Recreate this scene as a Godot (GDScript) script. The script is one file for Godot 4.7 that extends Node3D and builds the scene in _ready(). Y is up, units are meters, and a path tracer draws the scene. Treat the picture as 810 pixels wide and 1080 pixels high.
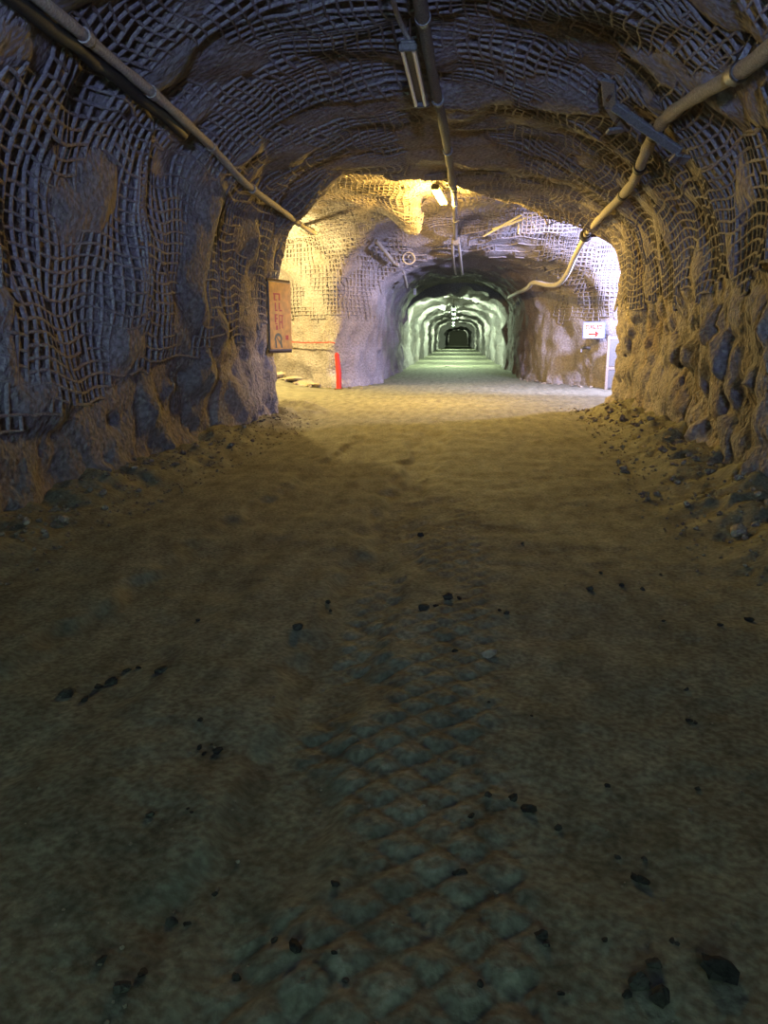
extends Node3D
# A mine tunnel with a junction. Depth d runs away from the camera: world z = -d.

var big := FastNoiseLite.new()      # slow bulges of the rock
var mid := FastNoiseLite.new()      # pillows between the roof bolts
var patch := FastNoiseLite.new()    # where shotcrete fills the mesh
var fine := FastNoiseLite.new()
var ridge := FastNoiseLite.new()
var lumps := FastNoiseLite.new()
var blocks := FastNoiseLite.new()
var tone := FastNoiseLite.new()
var rng := RandomNumberGenerator.new()
var M := {}
var taken := {}
var shell := {}

func make_noise(n: FastNoiseLite, seed_value: int, freq: float, kind: int, octaves: int) -> void:
	n.seed = seed_value
	n.frequency = freq
	n.noise_type = kind
	n.fractal_type = FastNoiseLite.FRACTAL_FBM if octaves > 1 else FastNoiseLite.FRACTAL_NONE
	n.fractal_octaves = octaves

# ---------------------------------------------------------------- materials
func noise_tex(seed_value: int, freq: float, octaves: int, lo: Color, hi: Color, size := 512, ridged := false) -> NoiseTexture2D:
	var t := NoiseTexture2D.new()
	t.width = size
	t.height = size
	t.seamless = true
	var n := FastNoiseLite.new()
	make_noise(n, seed_value, freq, FastNoiseLite.TYPE_SIMPLEX_SMOOTH, octaves)
	if ridged:
		n.fractal_type = FastNoiseLite.FRACTAL_RIDGED
	t.noise = n
	var g := Gradient.new()
	g.set_color(0, lo)
	g.set_color(1, hi)
	t.color_ramp = g
	return t

func plain(called: String, c: Color, rough := 0.85, metal := 0.0, grain := 0.25, scale := 3.0) -> StandardMaterial3D:
	var m := StandardMaterial3D.new()
	m.resource_name = called
	m.albedo_color = c
	m.roughness = rough
	m.metallic = metal
	if grain > 0.0:
		var d := 1.0 - grain
		m.albedo_texture = M["grain"]
		m.uv1_triplanar = true
		m.uv1_world_triplanar = true
		m.uv1_scale = Vector3.ONE * scale
		m.heightmap_enabled = true
		m.heightmap_texture = M["relief"]
		m.heightmap_scale = grain * 1.2
	M[called] = m
	return m

func rock_material(called: String, bump: float, scale: float, rough := 0.95) -> StandardMaterial3D:
	var m := StandardMaterial3D.new()
	m.resource_name = called
	m.vertex_color_use_as_albedo = true
	m.albedo_texture = M["grain"]
	m.roughness = rough
	m.metallic_specular = 0.25
	m.uv1_triplanar = true
	m.uv1_world_triplanar = true
	m.uv1_scale = Vector3.ONE * scale
	m.heightmap_enabled = true
	m.heightmap_texture = M["relief"]
	m.heightmap_scale = bump
	M[called] = m
	return m

func make_materials() -> void:
	M["grain"] = noise_tex(11, 0.02, 5, Color(0.62, 0.6, 0.58), Color(1, 1, 1))
	M["relief"] = noise_tex(12, 0.018, 6, Color.BLACK, Color.WHITE)
	rock_material("rock", 3.2, 1.2)
	rock_material("ground", 0.5, 2.2, 0.9)
	rock_material("wire_coat", 0.8, 2.5)
	rock_material("stone", 1.5, 2.0)
	plain("dusty_pipe", Color(0.68, 0.66, 0.63), 0.9, 0.0, 0.6)
	plain("grey_conduit", Color(0.47, 0.46, 0.46), 0.85, 0.0, 0.5)
	plain("dark_rubber", Color(0.12, 0.115, 0.11), 0.8, 0.0, 0.2)
	plain("pale_hose", Color(0.80, 0.79, 0.76), 0.7, 0.0, 0.15)
	plain("steel", Color(0.50, 0.51, 0.54), 0.6, 0.3, 0.3)
	plain("rusty_steel", Color(0.36, 0.27, 0.20), 0.8, 0.2, 0.4)
	plain("white_paint", Color(0.90, 0.90, 0.92), 0.6, 0.0, 0.1)
	plain("panel_board", Color(0.82, 0.82, 0.86), 0.7, 0.0, 0.2)
	plain("frame_paint", Color(0.55, 0.51, 0.47), 0.7, 0.0, 0.2)
	plain("red_paint", Color(0.80, 0.14, 0.10), 0.6, 0.0, 0.2)
	plain("sign_red", Color(0.80, 0.08, 0.12), 0.6, 0.0, 0.0)
	plain("sign_blue", Color(0.35, 0.40, 0.60), 0.6, 0.0, 0.0)
	plain("lamp_body", Color(0.42, 0.42, 0.42), 0.6, 0.2, 0.2)
	plain("dead_tube", Color(0.86, 0.85, 0.80), 0.35, 0.0, 0.0)
	plain("timber", Color(0.34, 0.26, 0.19), 0.9, 0.0, 0.4)

func glow(called: String, c: Color, power: float) -> StandardMaterial3D:
	var m := StandardMaterial3D.new()
	m.resource_name = called
	m.albedo_color = Color(0.9, 0.9, 0.9)
	m.emission_enabled = true
	m.emission = c
	m.emission_energy_multiplier = power
	M[called] = m
	return m

# ---------------------------------------------------------------- objects
func numbered(called: String) -> String:
	if not taken.has(called):
		taken[called] = 0
		return called
	taken[called] += 1
	return "%s_%03d" % [called, taken[called]]

func tag(o: Node3D, label: String, category: String, group := "") -> Node3D:
	o.set_meta("label", label)
	o.set_meta("category", category)
	if group:
		o.set_meta("group", group)
	return o

func thing(called: String, label: String, category: String, at := Vector3.ZERO, group := "") -> Node3D:
	var o := Node3D.new()
	o.name = numbered(called)
	add_child(o)
	o.position = at
	tag(o, label, category, group)
	return o

func obj(called: String, mesh: Mesh, mat: Material, parent: Node3D = null) -> MeshInstance3D:
	var o := MeshInstance3D.new()
	o.mesh = mesh
	o.material_override = mat
	if parent == null:
		o.name = numbered(called)
		add_child(o)
	else:
		o.name = called
		parent.add_child(o, true)
	return o

class Build:
	var v := PackedVector3Array()
	var n := PackedVector3Array()
	var c := PackedColorArray()
	var uv := PackedVector2Array()
	var i := PackedInt32Array()
	func mesh() -> ArrayMesh:
		var a := []
		a.resize(Mesh.ARRAY_MAX)
		a[Mesh.ARRAY_VERTEX] = v
		if n.size(): a[Mesh.ARRAY_NORMAL] = n
		if c.size(): a[Mesh.ARRAY_COLOR] = c
		if uv.size(): a[Mesh.ARRAY_TEX_UV] = uv
		a[Mesh.ARRAY_INDEX] = i
		var m := ArrayMesh.new()
		m.add_surface_from_arrays(Mesh.PRIMITIVE_TRIANGLES, a)
		return m
	# one quad, turned so that it faces along 'out'
	func quad(a: int, b: int, cc: int, d: int, out: Vector3) -> void:
		if (v[b] - v[a]).cross(v[cc] - v[a]).dot(out) + (v[cc] - v[a]).cross(v[d] - v[a]).dot(out) > 0.0:
			i.append_array(PackedInt32Array([a, cc, b, a, d, cc]))
		else:
			i.append_array(PackedInt32Array([a, b, cc, a, cc, d]))
	func flat_quad(a: Vector3, b: Vector3, cc: Vector3, d: Vector3, out: Vector3) -> void:
		var k := v.size()
		v.append_array(PackedVector3Array([a, b, cc, d]))
		n.append_array(PackedVector3Array([out, out, out, out]))
		uv.append_array(PackedVector2Array([Vector2(0, 1), Vector2(1, 1), Vector2(1, 0), Vector2(0, 0)]))
		quad(k, k + 1, k + 2, k + 3, out)
	# a box with chamfered edges, given by its centre, half sizes and axes
	func box(at: Vector3, half: Vector3, basis := Basis.IDENTITY, bevel := 0.15) -> void:
		var ch := minf(half.x, minf(half.y, half.z)) * bevel * 2.0
		var ax := [basis.x, basis.y, basis.z]
		var hs := [half.x, half.y, half.z]
		for a in 3:
			var b := (a + 1) % 3
			var cc := (a + 2) % 3
			for s: float in [-1.0, 1.0]:
				var o: Vector3 = at + ax[a] * hs[a] * s
				var u: Vector3 = ax[b] * (hs[b] - ch)
				var w: Vector3 = ax[cc] * (hs[cc] - ch)
				flat_quad(o - u - w, o + u - w, o + u + w, o - u + w, ax[a] * s)
			for s: float in [-1.0, 1.0]:
				for r: float in [-1.0, 1.0]:
					var p: Vector3 = at + ax[a] * hs[a] * s + ax[b] * (hs[b] - ch) * r
					var q: Vector3 = at + ax[a] * (hs[a] - ch) * s + ax[b] * hs[b] * r
					var l: Vector3 = ax[cc] * (hs[cc] - ch)
					flat_quad(p - l, q - l, q + l, p + l, (ax[a] * s + ax[b] * r).normalized())
	# a round tube along points, radius per point
	func tube(pts: Array, radii: Array, sides := 10, caps := true) -> void:
		var up := Vector3.UP
		var rings := []
		for k in pts.size():
			var t: Vector3 = (pts[mini(k + 1, pts.size() - 1)] - pts[maxi(k - 1, 0)]).normalized()
			if absf(t.dot(up)) > 0.95:
				up = Vector3.RIGHT if absf(t.x) < 0.9 else Vector3.FORWARD
			var s := t.cross(up).normalized()
			var w := s.cross(t).normalized()
			up = w
			rings.append(v.size())
			var r: float = radii[k] if k < radii.size() else radii[-1]
			for q in sides:
				var a := TAU * q / sides
				var o := s * cos(a) + w * sin(a)
				v.append(pts[k] + o * r)
				n.append(o)
				uv.append(Vector2(float(q) / sides, k))
		for k in pts.size() - 1:
			for q in sides:
				var q2 := (q + 1) % sides
				quad(rings[k] + q, rings[k] + q2, rings[k + 1] + q2, rings[k + 1] + q, n[rings[k] + q] + n[rings[k] + q2])
		if caps:
			for e in [0, pts.size() - 1]:
				var out: Vector3 = (pts[0] - pts[1]).normalized() if e == 0 else (pts[e] - pts[e - 1]).normalized()
				var base := v.size()
				for q in sides:
					v.append(v[rings[e] + q]); n.append(out); uv.append(Vector2.ZERO)
				for q in range(1, sides - 1):
					var f := (v[base + q] - v[base]).cross(v[base + q + 1] - v[base])
					i.append_array(PackedInt32Array([base, base + q + 1, base + q] if f.dot(out) > 0.0 else [base, base + q, base + q + 1]))

func tube_mesh(pts: Array, r, sides := 10) -> ArrayMesh:
	var b := Build.new()
	b.tube(pts, r if r is Array else [r], sides)
	return b.mesh()

func box_mesh(half: Vector3, basis := Basis.IDENTITY, at := Vector3.ZERO, bevel := 0.15) -> ArrayMesh:
	var b := Build.new()
	b.box(at, half, basis, bevel)
	return b.mesh()

func P(x: float, y: float, d: float) -> Vector3:
	return Vector3(x, y, -d)

# smooth path through points
func curve(pts: Array, each := 6) -> Array:
	var out := []
	for k in pts.size() - 1:
		var a: Vector3 = pts[maxi(k - 1, 0)]
		var b: Vector3 = pts[k]
		var c: Vector3 = pts[k + 1]
		var e: Vector3 = pts[mini(k + 2, pts.size() - 1)]
		for s in each:
			out.append(b.cubic_interpolate(c, a, e, float(s) / each))
	out.append(pts[-1])
	return out

# ---------------------------------------------------------------- the cave's shape (negative = air)
func prof(dx: float, y: float, hw: float, y0: float, h: float) -> float:
	var ax := absf(dx)
	if y <= y0:
		return ax - hw
	var a := ax / hw
	var b := (y - y0) / (h - y0)
	var r := pow(pow(a, 2.6) + pow(b, 2.6), 0.384615)
	return (r - 1.0) * (a * hw + b * (h - y0)) / (a + b + 0.0001)

func smin(a: float, b: float, k: float) -> float:
	var h := maxf(k - absf(a - b), 0.0) / k
	return minf(a, b) - h * h * k * 0.25

func left_of(d: float) -> float:
	return lerpf(-3.68, -3.38, clampf((d - 6.0) / 8.5, 0.0, 1.0))

func right_of(d: float) -> float:
	return lerpf(2.80, 3.45, clampf((d - 7.0) / 7.5, 0.0, 1.0))

func cave(x: float, y: float, d: float) -> float:
	var f := 1000.0
	if d < 21.0:
		var xl := left_of(d)
		var xr := right_of(d)
		f = maxf(prof(x - (xl + xr) * 0.5, y, (xr - xl) * 0.5, 2.4, 4.65), maxf(d - 19.0, -9.5 - d))
	if d > 9.0:
		var rx := x + 3.65
		var rd := d - 20.0
		var al := -0.79 * rx + 0.61 * rd
		f = smin(f, maxf(prof(0.61 * rx + 0.79 * rd, y, 3.6, 2.3, 5.2), maxf(-al - 4.2, al - 8.5)), 0.7)
		al = x - 4.0
		f = smin(f, maxf(prof(d - 22.0 + 0.05 * al, y, 3.5, 2.3, 5.15), maxf(-al - 5.0, al - 6.5)), 0.7)
	if d > 20.0:
		var cl := lerpf(-3.95, -2.75, smoothstep(24.0, 27.5, d))
		var cr := lerpf(4.6, 2.5, smoothstep(25.0, 31.5, d))
		var h := lerpf(5.0, 4.2, smoothstep(23.5, 27.5, d))
		f = smin(f, maxf(prof(x - (cl + cr) * 0.5, y, (cr - cl) * 0.5, 2.2, h), maxf(22.0 - d, d - 44.0)), 0.5)
	return f

# height above which the wire mesh covers the rock
func mesh_line(x: float, d: float) -> float:
	if d < 17.0 and absf(x) < 4.2:
		if x < 0.0:
			return lerpf(0.75, 1.75, clampf((d - 5.0) / 9.0, 0.0, 1.0))
		return lerpf(2.0, 2.2, clampf((d - 6.0) / 9.0, 0.0, 1.0))
	return 2.15

func meshed(x: float, y: float, d: float) -> float:
	if d > 29.0:
		return 0.0
	var l := mesh_line(x, d) + 0.35 * tone.get_noise_3d(x * 1.7, 40.0, d * 1.7)
	return smoothstep(l - 0.2, l + 0.3, y)

# smooth surface that the sheets of mesh follow
func skin(x: float, y: float, d: float) -> float:
	var f := cave(x, y, d)
	if absf(f) > 0.75:
		return f
	f += 0.20 * big.get_noise_3d(x, y, d) + 0.08 * mid.get_noise_3d(x, y, d)
	if d < 16.0 and y > 0.8:
		# overlapping sheets: each creeps into the tunnel and ends at a seam
		var s := (d - lerpf(8.8, 10.2, clampf((x + 3.0) / 6.0, 0.0, 1.0)) + 1.1 * smoothstep(3.4, 4.7, y)) / 2.6
		s -= floorf(s)
		f += 0.06 * (s - 0.5) * smoothstep(0.0, 0.06, s) * smoothstep(0.8, 1.6, y)
	return f

# blocks of broken rock with open joints
func rubbly(x: float, y: float, d: float) -> float:
	var wx := x + 0.15 * mid.get_noise_3d(y, d, x)
	var wy := (y + 0.15 * mid.get_noise_3d(d, x, y)) * 1.1
	return 0.10 * (1.0 - clampf((lumps.get_noise_3d(wx, wy, d) + 1.0) * 2.0, 0.0, 1.0)) + 0.07 * blocks.get_noise_3d(wx, wy, d)

func recess(x: float, y: float, d: float) -> float:
	var m := meshed(x, y, d)
	var r := 0.0
	if m > 0.0:
		r += m * minf((0.026 if d < 15.0 else 0.05) + 0.13 * patch.get_noise_3d(x, y, d) + 0.03 * fine.get_noise_3d(x, y, d), 0.06)
	if m < 1.0:
		var q := 0.04 * fine.get_noise_3d(x, y, d)
		if x > 1.0 and d < 20.0:
			# broken blocks and slabs
			q += rubbly(x, y, d) + 0.05 * ridge.get_noise_3d(x * 1.2, y * 1.2, d * 1.2)
		else:
			q += 0.5 * rubbly(x, y, d) + 0.08 * ridge.get_noise_3d(x, y * 0.85, d)
		q += 0.14 * smoothstep(0.9, 0.0, y) * ridge.get_noise_3d(x * 2.0 + 9.0, y * 2.0, d * 2.0) - 0.12 * smoothstep(0.5, -0.2, y)
		r += (1.0 - m) * q
	return r

func rock(x: float, y: float, d: float) -> float:
	var f := skin(x, y, d)
	if absf(f) > 0.55:
		return f
	return f - recess(x, y, d)

# base colours of the rock (linear)
func rock_color(p: Vector3) -> Color:
	var d := -p.z
	var a := tone.get_noise_3d(p.x, p.y, d)
	var b := tone.get_noise_3d(p.x * 2.6 + 30.0, p.y * 1.4, d * 2.6)
	var c := Color(0.35, 0.335, 0.365).lerp(Color(0.25, 0.24, 0.26), clampf(0.5 + a * 1.3, 0.0, 1.0))
	c = c.lerp(Color(0.30, 0.22, 0.13), clampf(b * 1.6 - 0.2, 0.0, 0.15 if p.x < 0.0 or d > 16.0 else 0.45))
	return c

func side_of(p: Vector3) -> String:
	var d := -p.z
	if d < -9.0:
		return "wall_front"
	if d > 24.5 and absf(p.x) < 3.4:
		if p.y > 3.3: return "ceiling_far_tunnel"
		return "wall_far_tunnel_left" if p.x < 0.0 else "wall_far_tunnel_right"
	if d < 15.5 and p.x < 4.2 and p.x > -4.2:
		if p.y > 3.2: return "ceiling"
		return "wall_left" if p.x < 0.0 else "wall_right"
	if p.y > 3.6:
		return "ceiling_junction"
	return "wall_junction_left" if p.x < 0.0 else "wall_junction_right"

# surface nets over a box of the cave; faces are handed to the piece of the setting they belong to
func mesh_cave(x0: float, x1: float, d0: float, d1: float, cell: float) -> void:
	var y0 := -0.5
	var nb := 8
	var bx := ceili((x1 - x0) / cell / nb)
	var by := ceili((6.0 - y0) / cell / nb)
	var bd := ceili((d1 - d0) / cell / nb)
	var nx := bx * nb + 1
	var ny := by * nb + 1
	var nd := bd * nb + 1
	var g := PackedFloat32Array()
	g.resize(nx * ny * nd)
	g.fill(999.0)
	var reach := cell * nb * 0.87 + 0.30
	var active := []
	for ib in bx:
		for kb in bd:
			for jb in by:
				var f := cave(x0 + (ib + 0.5) * nb * cell, y0 + (jb + 0.5) * nb * cell, d0 + (kb + 0.5) * nb * cell)
				if absf(f) > reach * 1.25:
					continue
				active.append([ib, jb, kb])
				for i in nb + 1:
					var x := x0 + (ib * nb + i) * cell
					for k in nb + 1:
						var d := d0 + (kb * nb + k) * cell
						var at := ((ib * nb + i) * nd + kb * nb + k) * ny + jb * nb
						for j in nb + 1:
							if g[at + j] == 999.0:
								g[at + j] = rock(x, y0 + (jb * nb + j) * cell, d)
	var id := {}
	var vs := PackedVector3Array()
	var sx := nd * ny
	var sd := ny
	var off := [0, 1, sd, sd + 1, sx, sx + 1, sx + sd, sx + sd + 1]
	var edges := [[0, 1], [2, 3], [4, 5], [6, 7], [0, 2], [1, 3], [4, 6], [5, 7], [0, 4], [1, 5], [2, 6], [3, 7]]
	var corner := []
	for q in 8:
		corner.append(Vector3(q >> 2, q & 1, -((q >> 1) & 1)))
	var cells := []
	for b in active:
		for i in range(b[0] * nb, b[0] * nb + nb):
			for k in range(b[2] * nb, b[2] * nb + nb):
				for j in range(b[1] * nb, b[1] * nb + nb):
					var at := i * sx + k * sd + j
					var s := g[at] < 0.0
					if (g[at + 1] < 0.0) == s and (g[at + sd] < 0.0) == s and (g[at + sd + 1] < 0.0) == s and (g[at + sx] < 0.0) == s and (g[at + sx + 1] < 0.0) == s and (g[at + sx + sd] < 0.0) == s and (g[at + sx + sd + 1] < 0.0) == s:
						continue
					var p := Vector3.ZERO
					var count := 0
					var bad := false
					for e in edges:
						var a: float = g[at + off[e[0]]]
						var c: float = g[at + off[e[1]]]
						if a > 900.0 or c > 900.0:
							bad = true
							break
						if (a < 0.0) != (c < 0.0):
							var ca: Vector3 = corner[e[0]]
							p += ca.lerp(corner[e[1]], a / (a - c))
							count += 1
					if bad or count == 0:
						continue
					id[at] = vs.size()
					vs.append(Vector3(x0 + i * cell, y0 + j * cell, -(d0 + k * cell)) + p / count * cell)
					cells.append(at)
	var ns := PackedVector3Array()
	ns.resize(vs.size())
	var faces := []
	for at: int in cells:
		var s := g[at] < 0.0
		for ax in 3:
			var step: int = [sx, 1, sd][ax]
			var u: int = [1, sd, sx][ax]
			var w: int = [sd, sx, 1][ax]
			if (g[at + step] < 0.0) == s:
				continue
			if not (id.has(at - u) and id.has(at - w) and id.has(at - u - w)):
				continue
			var q := [id[at], id[at - u], id[at - u - w], id[at - w]]
			var into: Vector3 = [Vector3.RIGHT, Vector3.UP, Vector3.FORWARD][ax] * (-1.0 if s else 1.0)
			var nn := (vs[q[2]] - vs[q[0]]).cross(vs[q[3]] - vs[q[1]])
			if nn.dot(into) < 0.0:
				nn = -nn
			for c in q:
				ns[c] += nn
			faces.append([q, into])
	for f in faces:
		var q: Array = f[0]
		var mid_p := (vs[q[0]] + vs[q[2]]) * 0.5
		if mid_p.y < -0.35:
			continue
		var name_of := side_of(mid_p)
		if not shell.has(name_of):
			shell[name_of] = [Build.new(), {}]
		var b: Build = shell[name_of][0]
		var local: Dictionary = shell[name_of][1]
		var own := []
		for c in q:
			var key: int = c + int(d0 * 1000.0) * 10000000
			if not local.has(key):
				local[key] = b.v.size()
				b.v.append(vs[c])
				b.n.append(ns[c].normalized())
				b.c.append(rock_color(vs[c]))
			own.append(local[key])
		b.quad(own[0], own[1], own[2], own[3], ns[q[0]] + ns[q[2]])

# ---------------------------------------------------------------- wire mesh sheets that follow the rock
func probe(o: Vector3, dir: Vector3, far: float) -> float:
	var t := 0.0
	for s in 40:
		var p := o + dir * t
		var f := skin(p.x, p.y, -p.z)
		if f > -0.006:
			return t
		t += maxf(-f * 0.75, 0.006)
		if t > far:
			break
	return -1.0

func wire_sheet(host: Node3D, ni: int, nj: int, ray: Callable, far: float, pitch: float, gauge := 0.034, bare := 0.03) -> void:
	var pos := PackedVector3Array()
	var nor := PackedVector3Array()
	var ok := PackedByteArray()
	for i in ni:
		for j in nj:
			var r: Array = ray.call(i, j)
			var t := -1.0
			if r.size() and skin(r[0].x, r[0].y, -r[0].z) < -0.05:
				t = probe(r[0], r[1], far)
			var p := Vector3.ZERO
			var nn := Vector3.UP
			var good := 0
			if t > 0.0:
				p = r[0] + r[1] * t
				var e := 0.05
				nn = -Vector3(skin(p.x + e, p.y, -p.z) - skin(p.x - e, p.y, -p.z), skin(p.x, p.y + e, -p.z) - skin(p.x, p.y - e, -p.z), -(skin(p.x, p.y, -p.z + e) - skin(p.x, p.y, -p.z - e))).normalized()
				if meshed(p.x, p.y, -p.z) > 0.45 and recess(p.x, p.y, -p.z) > -0.012 and p.y > 0.4:
					good = 1
			pos.append(p)
			nor.append(nn)
			ok.append(good)
	var b := Build.new()
	for i in ni:
		for j in nj:
			var a := i * nj + j
			if not ok[a]:
				continue
			for way in 2:
				if (i + 1 >= ni) if way == 0 else (j + 1 >= nj):
					continue
				var c := a + nj if way == 0 else a + 1
				if not ok[c] or pos[a].distance_to(pos[c]) > pitch * 1.9:
					continue
				if rng.randf() < bare:
					continue
				strand(b, pos[a], pos[c], nor[a], nor[c], gauge)
	if b.v.size() == 0:
		return
	obj("wire_mesh_sheet", b.mesh(), M["wire_coat"], host)

func strand(b: Build, pa: Vector3, pc: Vector3, na: Vector3, nc: Vector3, gauge: float) -> void:
	var t := (pc - pa).normalized()
	var base := b.v.size()
	for e in 2:
		var p := pa if e == 0 else pc
		var nn := na if e == 0 else nc
		var s := t.cross(nn).normalized()
		var w := gauge * (1.0 + 0.55 * fine.get_noise_3d(p.x * 2.0, p.y * 2.0, p.z * 2.0))
		p -= t * w * 0.3 * (1.0 if e == 0 else -1.0)
		var c := rock_color(p)
		for q in [[-0.5, -0.017, -1.0, 0.5], [-0.30, 0.008, -0.45, 0.9], [0.30, 0.008, 0.45, 0.9], [0.5, -0.017, 1.0, 0.5]]:
			b.v.append(p + s * w * q[0] + nn * q[1])
			b.n.append((s * q[2] + nn * q[3]).normalized())
			b.c.append(c)
	for q in 3:
		b.quad(base + q, base + q + 1, base + 5 + q, base + 4 + q, b.n[base + q] + b.n[base + q + 1])

func make_sheets() -> void:
	# near tunnel: rings of sheets, each ring split into a left, a roof and a right sheet
	var pitch := 0.135
	var angles := []
	var a := -1.25
	while a < PI + 1.25:
		angles.append(a)
		# equal steps along the wall
		var step := 0.02
		var q0 := Vector2(-cos(a), sin(a))
		var r0 := 0.0
		while prof(q0.x * r0, 2.2 + q0.y * r0, 3.3, 2.4, 4.65) < 0.0: r0 += 0.05
		a += pitch / r0 * 0.93
	var rings := [[4.2, 6.3], [6.3, 8.75], [8.75, 11.3], [11.3, 13.9], [13.9, 16.6]]
	var n_a := angles.size()
	for k in rings.size():
		var d0: float = rings[k][0]
		var ni := int((rings[k][1] - d0) / (pitch * 1.08)) + 2
		for part in 3:
			var j0: int = [0, int(n_a * 0.36), int(n_a * 0.66)][part]
			var j1: int = [int(n_a * 0.36) + 1, int(n_a * 0.66) + 1, n_a][part]
			var host: Node3D = shell[["wall_left", "ceiling", "wall_right"][part]]
			var twist := 0.05 * sin(k * 2.3 + part * 1.7)
			var ray := func(i: int, j: int) -> Array:
				var th: float = angles[j0 + j] + 0.012 * sin(i * 0.7 + k)
				var d := d0 + i * pitch * 1.08
				var wob := 0.10 * tone.get_noise_3d(th * 6.0, d * 1.2, k * 20.0) + twist * (j - (j1 - j0) * 0.5) * 0.12
				d += wob + lerpf(0.0, 1.4, clampf((th - 0.6) / 2.0, 0.0, 1.0)) - 1.1 * smoothstep(0.55, 1.2, sin(th))
				var th2 := th + 0.02 * tone.get_noise_3d(th * 5.0 + 50.0, d * 1.5, k * 9.0)
				var c := (left_of(d) + right_of(d)) * 0.5
				return [P(c, 2.2, d), Vector3(-cos(th2), sin(th2), 0.0)]
			wire_sheet(host, ni, j1 - j0, ray, 3.9, pitch)
	# junction roof
	for k in 4:
		for h in 3:
			var ray := func(i: int, j: int) -> Array:
				var x := -6.0 + k * 3.0 + i * 0.125
				var d := 15.6 + h * 3.0 + j * 0.125
				x += 0.25 * tone.get_noise_3d(x, d, 5.0 + k)
				d += 0.25 * tone.get_noise_3d(x, d, 15.0 + h)
				return [P(x, 2.6, d), Vector3.UP]
			wire_sheet(shell["ceiling_junction"], 25, 25, ray, 2.8, 0.16, 0.027)
	# walls around the far mouth: the left corner, the brow and the right corner
	for k in 3:
		var ray := func(i: int, j: int) -> Array:
			var x := -7.0 + k * 2.0 + i * 0.125
			var y := 1.7 + j * 0.125
			x += 0.2 * tone.get_noise_3d(x, y, 25.0)
			return [P(x, y, 21.0), Vector3(0, 0, -1)]
		wire_sheet(shell["wall_junction_left"], 17, 26, ray, 7.5, 0.2, 0.03)
	for k in 2:
		var ray := func(i: int, j: int) -> Array:
			var x := -2.9 + k * 2.9 + i * 0.14
			var y := 3.9 + j * 0.125
			y += 0.2 * tone.get_noise_3d(x, y, 35.0)
			return [P(x, y, 21.5), Vector3(0, 0, -1)]
		wire_sheet(shell["ceiling_junction"], 22, 11, ray, 8.0, 0.22, 0.03)
	for k in 2:
		var ray := func(i: int, j: int) -> Array:
			var x := 2.7 + k * 1.8 + i * 0.125
			var y := 1.9 + j * 0.125
			x += 0.25 * tone.get_noise_3d(x, y, 45.0)
			y += 0.2 * tone.get_noise_3d(x, y, 55.0)
			return [P(x, y, 21.5), Vector3(0.0, 0, -1)]
		wire_sheet(shell["wall_junction_right"], 16, 25, ray, 9.0, 0.36, 0.032, 0.01)
	# roof corners of the two side drifts, probed from their middles
	for k in 2:
		var ray := func(i: int, j: int) -> Array:
			var th := 0.2 + j * 0.042
			var s := i * 0.13
			if k == 0:
				return [P(-3.0 - 0.79 * s, 2.3, 19.5 + 0.61 * s), Vector3(0.61 * cos(th), sin(th), -0.79 * cos(th))]
			return [P(2.6 + s, 2.3, 21.8), Vector3(0.0, sin(th), -cos(th))]
		wire_sheet(shell["ceiling_junction"], 30, 34, ray, 4.6, 0.22, 0.03)

# ---------------------------------------------------------------- floor
func floor_y(x: float, d: float) -> float:
	var y := 0.03 * big.get_noise_3d(x * 0.8, 3.0, d * 0.8) + 0.018 * mid.get_noise_3d(x * 1.4, 7.0, d * 1.4) + 0.008 * fine.get_noise_3d(x * 1.4, 2.0, d * 1.4)
	if d < 17.0:
		y += 0.20 * smoothstep(left_of(d) + 0.75, left_of(d) - 0.1, x) * (1.0 + 0.8 * patch.get_noise_3d(x, 0.0, d))
		y += 0.09 * ridge.get_noise_3d(x * 1.6, 5.0, d * 1.6) * smoothstep(right_of(d) - 1.1, right_of(d) - 0.2, x)
		y += 0.06 * ridge.get_noise_3d(x * 1.6, 5.0, d * 1.6) * smoothstep(left_of(d) + 0.9, left_of(d) + 0.1, x)
		y += 0.26 * smoothstep(right_of(d) - 0.95, right_of(d) + 0.1, x) * (1.0 + 0.8 * patch.get_noise_3d(x, 0.0, d))
	y -= 0.06 * rut(x, d)
	# spoil at the mouth of the left drift
	if d > 16.0:
		y += 0.45 * smoothstep(-4.2, -7.0, x) * (1.0 + 0.4 * mid.get_noise_3d(x, 1.0, d))
	y += tread(x, d) * 0.014
	return y

# two wheel ruts pressed into the road, with ragged edges
func rut(x: float, d: float) -> float:
	var e1 := x + 1.72 + 0.07 * (11.5 - d) + 0.11 * mid.get_noise_2d(x * 3.0, d * 1.2)
	var r := smoothstep(0.0, 0.14, e1) * (1.0 - smoothstep(0.55, 1.0, e1)) * (1.0 - smoothstep(10.5, 14.5, d))
	var e2 := x + 0.55 + 0.015 * (10.0 - d) + 0.14 * mid.get_noise_2d(x * 3.0 + 9.0, d * 1.1)
	return maxf(r, smoothstep(-0.22, 0.0, e2) * (1.0 - smoothstep(0.12, 0.42, e2)) * (1.0 - smoothstep(12.0, 16.0, d)))

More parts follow.
